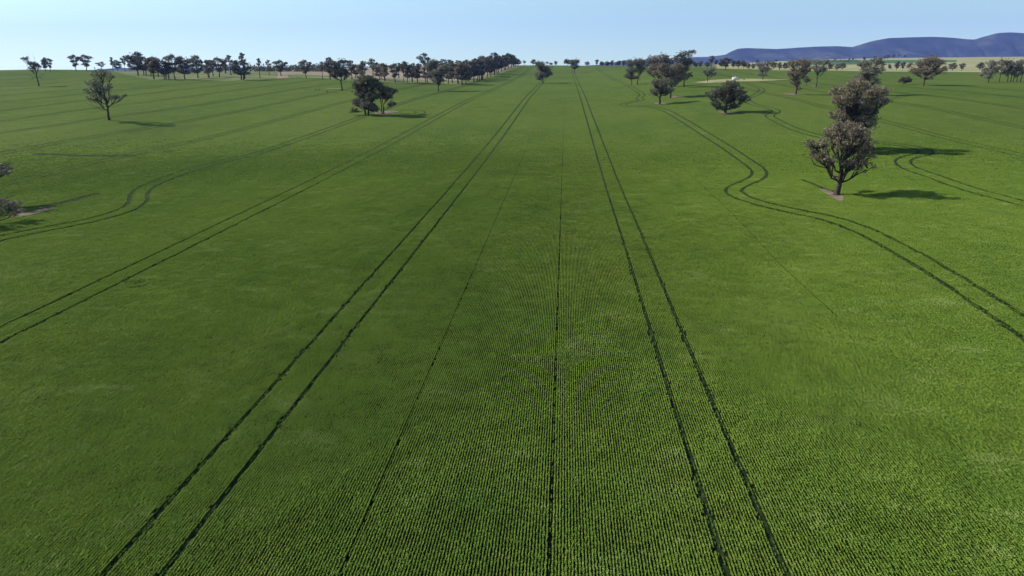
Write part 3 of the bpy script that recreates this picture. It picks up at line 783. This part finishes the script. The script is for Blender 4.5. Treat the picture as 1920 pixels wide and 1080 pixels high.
hero("gum_tree", 1909, 154, [(1908, 122, 10, 7), (1912, 134, 10, 8), (1903, 140, 8, 6)],
     "rightmost gum tree of the clump at the right edge", 'grey', 33, .6, 1.4, .3, ((-2, 0), (3, 0)), (), .2, 1.3)
# trees cut by the left edge of the photograph
hero("gum_tree", -22, 424, [(-10, 400, 24, 14), (18, 398, 20, 14), (-34, 394, 26, 18), (6, 390, 18, 12), (26, 404, 12, 8)],
     "low pinkish-brown tree cut by the left edge beside a strip of bare soil", 'brown', 34, .3, 1.3, .3, ((0, 0),), (), .2, .8, 1.2)
hero("gum_tree", -48, 392, [(-4, 330, 24, 16), (-34, 318, 26, 20), (-50, 346, 26, 20), (10, 324, 18, 10)],
     "dark branch end of a tree reaching in from the left edge", 'dark', 35, .34, 1.1, .45, ((0, 0),), [(2, 252), (-8, 262)], .25, 1.0, 1.4)

# kinds of smaller and more distant gum trees, copied with their parts
PROTO = {}
def proto(kind):
    if kind in PROTO: return PROTO[kind]
    if kind == 'round0': a = (41, 18, [(-2.5, 0, 12, 2.8, 2.2), (2.5, 1, 13, 3.0, 2.2), (0, -1.5, 15.2, 2.6, 2.1), (-3.8, 1, 8.6, 2.4, 1.8), (3.6, -.5, 9, 2.4, 1.9), (0, 1, 10, 2.6, 2.2), (-1.8, -1, 6.0, 2.6, 1.9), (2.2, 1, 5.4, 2.5, 1.8), (0, 0, 4.6, 2.2, 1.5)])
    elif kind == 'round1': a = (42, 18, [(-3.4, .5, 11.5, 2.6, 2.2), (1.5, -1, 13.8, 2.8, 2.2), (4.0, 1, 10.5, 2.3, 2.0), (-1.2, 1, 15.6, 2.3, 1.8), (0, 0, 8.5, 2.6, 2), (-3.0, -1, 6.4, 2.5, 2), (2.6, 0, 5.6, 2.7, 1.9), (0, 1, 5, 2.4, 1.6)])
    elif kind == 'vase0': a = (43, 18, [(-3.8, 0, 14, 2.4, 2.2), (3.4, .5, 14.5, 2.6, 2.2), (0, -1, 15.5, 2.8, 2), (-1.8, 1, 11, 2.4, 2), (2, -1, 10.5, 2.4, 1.9), (-.6, .5, 7.4, 2.6, 2.2), (.8, 0, 5.6, 2.0, 1.5)])
    elif kind == 'vase1': a = (44, 18, [(-3, 1, 12, 2.4, 1.8), (-1, -1, 15.8, 2.4, 1.8), (3, 0, 13, 2.6, 2), (1, 1, 10, 2.2, 1.6), (-2, 0, 8.4, 1.9, 1.3)])
    elif kind == 'tall0': a = (45, 18, [(0, 0, 16, 2.2, 1.9), (-1.8, .6, 13, 2.2, 2.2), (1.8, -.6, 11.5, 2.2, 2), (-.4, .5, 9, 2.2, 1.8)])
    elif kind == 'tall1': a = (46, 18, [(.8, 0, 16.2, 1.8, 1.5), (-1.4, .6, 14, 1.8, 1.6), (1.6, -.6, 12, 1.7, 1.4)])
    else: a = (47, 7, [(-1.5, 0, 3, 2.4, 1.8), (1.5, .5, 3.6, 2.4, 1.9), (0, -1, 4.6, 2.2, 1.6), (0, 1, 2.2, 2.6, 1.5)])
    PROTO[kind] = gum(a[0], a[1], a[2], ((0, 0),) if kind != 'round1' else ((-.5, 0), (.7, .2)), .38 if kind != 'bush' else .18, 1.4, .7, 1.35, 1.2, (), .25 if 'tall' not in kind else .35)
    PROTO[kind + '_dim'] = {'bush': (4.0, 6.2)}.get(kind, (({'r': 5.9, 'v': 5.8, 't': 3.9, 'b': 4}[kind[0]]), 17.6))
    return PROTO[kind]
_o = ["first", "second", "third", "fourth", "fifth", "sixth", "seventh", "eighth", "ninth", "tenth", "eleventh", "twelfth", "thirteenth", "fourteenth", "fifteenth",
       "sixteenth", "seventeenth", "eighteenth", "nineteenth"]
ORD = _o + ["twentieth"] + ["twenty-" + q for q in _o[:9]] + ["thirtieth"] + ["thirty-" + q for q in _o[:9]]
LOOK = {'round0': "round dense", 'round1': "broad", 'vase0': "fan-shaped", 'vase1': "open-topped", 'tall0': "tall narrow", 'tall1': "thin spindly", 'bush': "low"}
def stand(items, where, group, wk=1.0, extra=0):
    """items: (x, base row, top row, width, kind, leaf)"""
    rr = random.Random(len(items))
    if extra:
        for (x, by, ty, w, kind, fol) in list(items):
            for q in range(extra):
                items.append((x + rr.uniform(-9, 7), by - rr.uniform(1, 5), ty + rr.uniform(-1, 5), w * rr.uniform(.7, 1.1), rr.choice(['round0', 'round1', 'vase0']), rr.choice(['dark', 'brown', 'olive'])))
    items = sorted(items)
    for i, (x, by, ty, w, kind, fol) in enumerate(items):
        ms = proto(kind); hw, hh = PROTO[kind + '_dim']
        g = ground_at(x, by); px, py, d = project(g); m = d / F
        h_m = max((py - ty), 2.5) * m / math.cos(PITCH); w_m = w * m * wk
        s = h_m / hh; sw = min(max(w_m / 2 / hw, s * .5), s * 1.9)
        place("shrub" if kind == 'bush' else "gum_tree", g, ms, fol, "%s %s, %s from the left %s" % (LOOK[kind], "bush" if kind == 'bush' else "gum tree", ORD[i], where), "shrub" if kind == 'bush' else "tree", group, random.uniform(0, 6.28), (sw, sw, s))
stand([(86, 134, 110, 16, 'round0', 'dark'), (95, 134, 112, 13, 'vase0', 'dark'), (143, 133.5, 106, 20, 'vase0', 'dark'), (163, 133.5, 106, 24, 'vase0', 'dark'),
       (191, 132, 117, 20, 'vase1', 'dark'), (212, 133, 110, 9, 'tall0', 'dark'), (221, 133, 114, 18, 'round0', 'dark'), (235, 134, 107, 13, 'vase1', 'dark'), (244, 134, 107, 13, 'vase0', 'dark')],
      "along the skyline of the left hill", "trees along the left skyline")
stand([(259, 142, 101, 30, 'round0', 'dark'), (272, 141, 108, 24, 'round1', 'brown'), (284, 141, 113, 18, 'round0', 'brown'), (289, 149, 111, 28, 'vase0', 'brown'), (297, 144, 112, 20, 'round1', 'brown'),
       (310, 149, 115, 22, 'round1', 'dark'), (317, 149, 120, 16, 'tall0', 'dark'), (328, 149, 107, 24, 'vase0', 'brown'), (347, 149, 109, 27, 'round0', 'brown'), (371, 147, 107, 26, 'round0', 'olive'),
       (392, 146, 115, 20, 'round1', 'brown'), (400, 143, 117, 14, 'tall0', 'brown'), (412, 145, 112, 25, 'vase0', 'brown'), (423, 138, 115, 18, 'round1', 'brown'), (433, 141, 107, 15, 'tall1', 'olive'),
       (440, 139, 116, 18, 'round0', 'dark'), (455, 150, 116, 30, 'round1', 'dark'), (459, 148, 104, 16, 'tall1', 'olive')],
      "in the grove behind the left field", "grove trees behind the left field", 1.25)
stand([(488, 147, 113, 14, 'tall1', 'dark'), (505, 141, 115, 12, 'tall1', 'olive'), (527, 143, 116, 26, 'vase0', 'dark'), (574, 147, 116, 25, 'vase0', 'brown'), (605, 149, 119, 12, 'tall0', 'brown'), (619, 149, 112, 20, 'tall0', 'dark')],
      "along the edge of the beige paddock", "trees along the beige paddock edge")
stand([(660, 149, 117, 14, 'tall0', 'dark'), (668, 146, 122, 18, 'round1', 'brown'), (680, 148, 117, 20, 'round0', 'brown'), (700, 147, 113, 22, 'vase1', 'brown'), (712, 150, 122, 22, 'round0', 'brown'), (722, 152, 121, 22, 'round1', 'brown'),
       (741, 155, 123, 20, 'vase0', 'dark'), (748, 147, 121, 14, 'tall0', 'dark'), (757, 154, 118, 14, 'vase1', 'dark'), (764, 155, 119, 18, 'round0', 'dark'), (773, 154, 121, 16, 'round1', 'dark'), (783, 155, 122, 22, 'round0', 'dark'),
       (796, 140, 103, 22, 'vase1', 'dark'), (800, 155, 125, 20, 'round1', 'olive'), (841, 157, 122, 20, 'round0', 'brown'), (848, 156, 120, 22, 'vase0', 'dark'), (859, 157, 122, 24, 'round1', 'dark')],
      "in the grove left of centre", "grove trees left of centre", 1.25)
stand([(867, 160, 120, 28, 'round0', 'brown'), (878, 153, 118, 24, 'round1', 'brown'), (888, 153, 116, 24, 'round0', 'brown'), (897, 152, 113, 22, 'round1', 'dark'), (905, 149, 108, 22, 'round0', 'brown'), (914, 145, 112, 20, 'vase0', 'dark'),
       (920, 144, 113, 20, 'round0', 'dark'), (927, 140, 103, 18, 'tall0', 'dark'), (933, 138, 107, 20, 'round1', 'dark'), (940, 134, 109, 18, 'round0', 'brown'), (947, 131, 108, 17, 'round1', 'dark'), (953, 129, 103, 17, 'vase0', 'dark'),
       (959, 127, 105, 16, 'round0', 'dark'), (965, 125, 109, 14, 'round1', 'dark'), (971, 124, 112, 12, 'round0', 'dark')],
      "in the dense row climbing to the crest", "dense row of trees climbing to the crest", 1.25, 1)
stand([(807, 130, 116, 20, 'round1', 'dark'), (820, 129, 115, 18, 'round0', 'dark'), (832, 127, 112, 18, 'round1', 'dark'), (845, 127, 113, 20, 'round0', 'dark'), (860, 126, 114, 18, 'round1', 'dark'), (873, 126, 113, 20, 'round0', 'dark'), (888, 126, 112, 20, 'round1', 'dark')],
      "on the hilltop behind the dense row", "hilltop trees behind the dense row")
stand([(983, 122.5, 114, 10, 'vase1', 'dark'), (1000, 122.5, 112, 12, 'round0', 'brown'), (1008, 122.5, 116, 10, 'bush', 'brown'), (1026, 122.5, 116, 12, 'vase1', 'dark'), (1033, 122.5, 118, 8, 'bush', 'dark'), (1042, 123, 115, 9, 'round0', 'dark'),
       (1064, 123, 112, 18, 'bush', 'dark'), (1071, 123, 113, 12, 'bush', 'dark'), (1101, 124, 116, 11, 'round0', 'dark'), (1119, 124, 113, 9, 'vase0', 'dark'), (1128, 124.5, 116, 10, 'bush', 'dark'), (1138, 125, 116, 12, 'bush', 'dark'),
       (1147, 125, 114, 11, 'round0', 'dark'), (1159, 125, 115, 14, 'bush', 'dark'), (1169, 125, 115, 12, 'round1', 'dark'), (1205, 126, 114, 12, 'bush', 'dark'), (1213, 127, 116, 12, 'round1', 'dark')],
      "on the crest at the centre skyline", "trees on the central crest")
stand([(1303, 128, 117, 10, 'bush', 'dark'), (1312, 127, 116, 16, 'round0', 'dark'), (1326, 127, 117, 12, 'round1', 'dark'), (1333, 127, 107, 14, 'tall0', 'dark'), (1342, 127, 114, 10, 'tall0', 'dark'), (1352, 127, 117, 12, 'bush', 'dark'), (1360, 132, 111, 22, 'vase0', 'dark'),
       (1374, 128, 115, 14, 'round1', 'dark'), (1384, 128, 114, 16, 'round0', 'dark'), (1394, 129, 115, 14, 'bush', 'dark'), (1403, 130, 119, 12, 'round0', 'grey'), (1412, 130, 120, 10, 'round1', 'dark'), (1450, 130, 117, 14, 'round0', 'dark'),
       (1461, 131, 118, 14, 'round1', 'dark'), (1472, 131, 119, 14, 'round0', 'dark'), (1556, 132, 120, 14, 'round0', 'dark'), (1569, 132, 121, 12, 'round1', 'dark'), (1579, 131, 119, 14, 'round0', 'dark')],
      "in the far trees behind the water tank", "far trees behind the water tank")
stand([(1654, 131, 117, 14, 'tall0', 'dark'), (1667, 131, 121, 8, 'bush', 'grey'), (1681, 132, 116, 12, 'round0', 'dark'), (1692, 132, 118, 12, 'vase0', 'dark'), (1703, 130, 120, 9, 'bush', 'brown'), (1770, 131, 124, 10, 'bush', 'brown'), (1785, 133, 119, 17, 'round0', 'dark'),
       (1803, 133, 120, 15, 'vase0', 'grey'), (1837, 132, 118, 16, 'round0', 'dark')],
      "along the far field edge at right", "trees along the far right field edge")
stand([(1419, 119, 112, 8, 'round0', 'dark'), (1455, 116.5, 112, 6, 'bush', 'dark'), (1566, 113, 109.5, 6, 'bush', 'dark'), (1592, 113.5, 110, 4, 'bush', 'dark'), (1599, 113.5, 109.5, 4, 'bush', 'dark'), (1620, 113, 107, 10, 'round0', 'dark'), (1640, 112.5, 105.5, 9, 'round1', 'dark'), (1652, 112, 107, 5, 'bush', 'dark'),
       (1658, 111.5, 105, 5, 'round0', 'dark'), (1664, 110.5, 103, 8, 'round1', 'dark'), (1675, 107.5, 102.5, 6, 'bush', 'dark'), (1685, 108, 102, 5, 'tall0', 'dark'), (1696, 107, 103.5, 4, 'bush', 'dark'), (1747, 109.5, 103, 9, 'round0', 'dark')],
      "on the pale hillside below the mountains", "tiny trees on the far pale hillside")
stand([(592, 169.5, 167, 2, 'bush', 'dark'), (598, 169.5, 167.5, 2, 'bush', 'dark'), (613, 173, 171, 3, 'bush', 'dark'), (1395, 151, 148.5, 3, 'bush', 'dark')],
      "of the tiny dark shrubs in the crop", "tiny dark shrubs in the crop")
# woods far behind the left paddock: one unbroken mass
def wood(name, x0, x1, by, ty, dist, seed, label):
    r = np.random.default_rng(seed); M = Mesh(); C = []
    for x in np.linspace(x0, x1, int((x1 - x0) / 2.6)):
        P = ground_at(x, by); 
        d = project(P)[2]; m = d / F
        h = (by - ty) * m * r.uniform(.55, 1.1)
        for q in range(5): C.append(P + np.array([r.normal(0, 5), r.normal(0, 12), h * r.uniform(.15, .9)]))
    C = np.array(C); leaves(M, C, np.full(len(C), 5.0), 14, 2.6, r, .3)
    o = link(name, M.build(name), FOL['dark']); tag(o, label, "woodland", kind="stuff")
wood("distant_wood", 470, 625, 134, 122, 0, 61, "dark strip of woodland behind the beige paddock")
wood("distant_wood", 1480, 1600, 116, 113, 0, 63, "thin line of far woodland below the mountains")

# ------------------------------------------------------------------ water tank
m_steel, nt, b = mat_new("tank_steel")
b.inputs["Base Color"].default_value = (0.62, 0.62, 0.62, 1); b.inputs["Metallic"].default_value = 0.35; b.inputs["Roughness"].default_value = 0.5
geo = nd(nt, "ShaderNodeNewGeometry"); wv = nd(nt, "ShaderNodeTexWave", bands_direction='Z'); wv.inputs["Scale"].default_value = 4.0
nt.links.new(geo.outputs["Position"], wv.inputs["Vector"]); bump(nt, b, wv.outputs["Fac"], 0.6, 0.05)
g = ground_at(1378.5, 150.3); m = project(g)[2] / F
tk = bpy.data.objects.new("water_tank", None); COL.objects.link(tk); tk.location = g
tag(tk, "squat round pale steel water tank on the dry strip at right", "water tank")
def lathe(name, prof, mat, parent, sides=40):
    V = []; L = []; S = []
    for (r_, z) in prof:
        for j in range(sides): a = j / sides * 2 * math.pi; V.append((r_ * math.cos(a), r_ * math.sin(a), z))
    for i in range(len(prof) - 1):
        for j in range(sides):
            L += [i * sides + j, i * sides + (j + 1) % sides, (i + 1) * sides + (j + 1) % sides, (i + 1) * sides + j]; S.append(4)
    return link(name, np_mesh(name, V, L, S, False), mat, parent)
TR, TH = 6.0 * m, 5.2 * m
lathe("tank_wall", [(TR, -.1)] + [(TR + (.03 if i % 2 else 0), TH * i / 14) for i in range(1, 15)], m_steel, tk)
lathe("tank_roof", [(TR + .08, TH + .005), (TR + .08, TH + .06), (TR * .5, TH + .35 * m), (0.01, TH + .6 * m)], m_steel, tk)
lathe("hatch", [(0.35, TH + .45 * m), (0.35, TH + .45 * m + .35), (0.01, TH + .45 * m + .4)], m_steel, tk, 16)

# ------------------------------------------------------------------ mountains
m_mt, nt, b = mat_new("forest_hills")
geo = nd(nt, "ShaderNodeNewGeometry"); pos = geo.outputs["Position"]
n1 = noise(nt, pos, 0.0022, 6, 0.65); n2 = noise(nt, pos, 0.012, 4, 0.7)
c = ramp(nt, n1, [(0.36, (0.014, 0.022, 0.026)), (0.5, (0.040, 0.050, 0.055)), (0.62, (0.095, 0.095, 0.09))])
nt.links.new(mixc(nt, math_n(nt, 'MULTIPLY', n2, 0.5), c, (0.02, 0.035, 0.035)), b.inputs["Base Color"])
b.inputs["Roughness"].default_value = 1.0; b.inputs["Specular IOR Level"].default_value = 0.0
def range_of_hills(name, ridge, d_ridge, d_foot, d_back, foot_row, seed, amp=0.32):
    xs = np.arange(ridge[0][0], ridge[-1][0] + 1, 2.0)
    ry = np.interp(xs, [q[0] for q in ridge], [q[1] for q in ridge])
    kf = np.hanning(5); kf /= kf.sum(); ry = np.convolve(np.pad(ry, 2, 'edge'), kf, 'valid')
    ts = np.concatenate([np.linspace(0, 1, 110), np.linspace(1, 2, 16)[1:]])
    V = np.zeros((len(xs), len(ts), 3))
    for i, x in enumerate(xs):
        top = unproj(x, ry[i], d_ridge); ft = unproj(x, foot_row, d_foot)
        h = math.hypot(top[0], top[1]); hf = math.hypot(ft[0], ft[1]); dirx = np.array([top[0], top[1]]) / h
        for j, t in enumerate(ts):
            if t <= 1: D = hf + (h - hf) * t; pr = (t ** 0.8) * (1 - .25 * math.sin(t * math.pi)); z = ft[2] - 30 + (top[2] - ft[2] + 30) * pr
            else: D = h + (d_back - d_ridge) * (t - 1); z = top[2] - (top[2] - ft[2]) * (t - 1) ** 1.5
            V[i, j] = (dirx[0] * D, dirx[1] * D, z)
    X, Y = V[..., 0], V[..., 1]
    TD = np.arctan2(X, Y) * d_ridge; RR = np.hypot(X, Y)
    fold = lambda w, l, sd: 1 - np.abs(2 * vnoise(TD + RR * .25, RR * w / l, w, sd) - 1)
    g1 = fold(520, 1500, seed); g2 = .6 * fold(210, 520, seed + 1) + .4 * fold(95, 170, seed + 2)
    rel = np.clip(ts, 0, 2); env = np.where(rel <= 1, np.sin(np.clip(rel, 0, 1) * math.pi) ** .8, np.sin((rel - 1) * math.pi) * .5)
    hgt = (V[..., 2].max(1) - V[..., 2].min(1))[:, None]
    V[..., 2] -= env[None] * hgt * amp * (1.6 * g1 + .8 * g2)
    k0, k1 = len(xs), len(ts); vi = np.arange(k0 * k1).reshape(k0, k1)
    q = np.stack([vi[:-1, :-1], vi[1:, :-1], vi[1:, 1:], vi[:-1, 1:]], -1).reshape(-1, 4)
    o = link(name, np_mesh(name, V.reshape(-1, 3), q, np.full(len(q), 4), True), m_mt); tag(o, kind="structure")
RIDGE = [(1180, 118), (1190, 113.5), (1205, 112), (1215, 110.5), (1228, 112.5), (1250, 113), (1285, 109), (1300, 107), (1325, 106.5), (1345, 104.5), (1360, 102.5), (1372, 96), (1385, 91), (1402, 90), (1430, 91), (1455, 92), (1480, 90.5),
         (1500, 89), (1540, 87), (1570, 86.5), (1598, 88), (1612, 84), (1635, 77), (1665, 71.5), (1700, 70), (1750, 69), (1785, 70.5), (1812, 73.5), (1828, 74), (1845, 68.5), (1870, 62), (1895, 60.5), (1925, 62.5), (1980, 66), (2100, 72), (2300, 90)]
range_of_hills("mountains", RIDGE, 9500, 7000, 12500, 116, 5)
range_of_hills("distant_hills", [(60, 133), (170, 131), (200, 129), (220, 127), (250, 127.5), (300, 126.5), (400, 127), (500, 126), (640, 125), (800, 124), (900, 126)], 9800, 8500, 11500, 140, 9, .25)
range_of_hills("distant_hills", [(1080, 124), (1130, 121), (1165, 114), (1172, 112.5), (1182, 114), (1200, 118), (1240, 121)], 9900, 8500, 11500, 140, 12, .25)

# ------------------------------------------------------------------ air
hz_m = bpy.data.materials.new("haze"); hz_m.use_nodes = True
hn = hz_m.node_tree; hn.nodes.clear()
ho = hn.nodes.new("ShaderNodeOutputMaterial"); pv = hn.nodes.new("ShaderNodeVolumePrincipled")
pv.inputs["Color"].default_value = (0.27, 0.38, 1.0, 1); pv.inputs["Density"].default_value = 0.000041
pv.inputs["Anisotropy"].default_value = 0.1
hn.links.new(pv.outputs[0], ho.inputs["Volume"])
B = 16500.0; z0 = float(min(GZ.min(), -400)) - 40; z1 = 900.0
V = [(-B, -B, z0), (B, -B, z0), (B, B, z0), (-B, B, z0), (-B, -B, z1), (B, -B, z1), (B, B, z1), (-B, B, z1)]
Lp = [0, 3, 2, 1, 4, 5, 6, 7, 0, 1, 5, 4, 1, 2, 6, 5, 2, 3, 7, 6, 3, 0, 4, 7]
hz = link("haze", np_mesh("haze", V, Lp, [4] * 6), hz_m); tag(hz, kind="stuff")
print("terrain z range", GZ.min(), GZ.max())
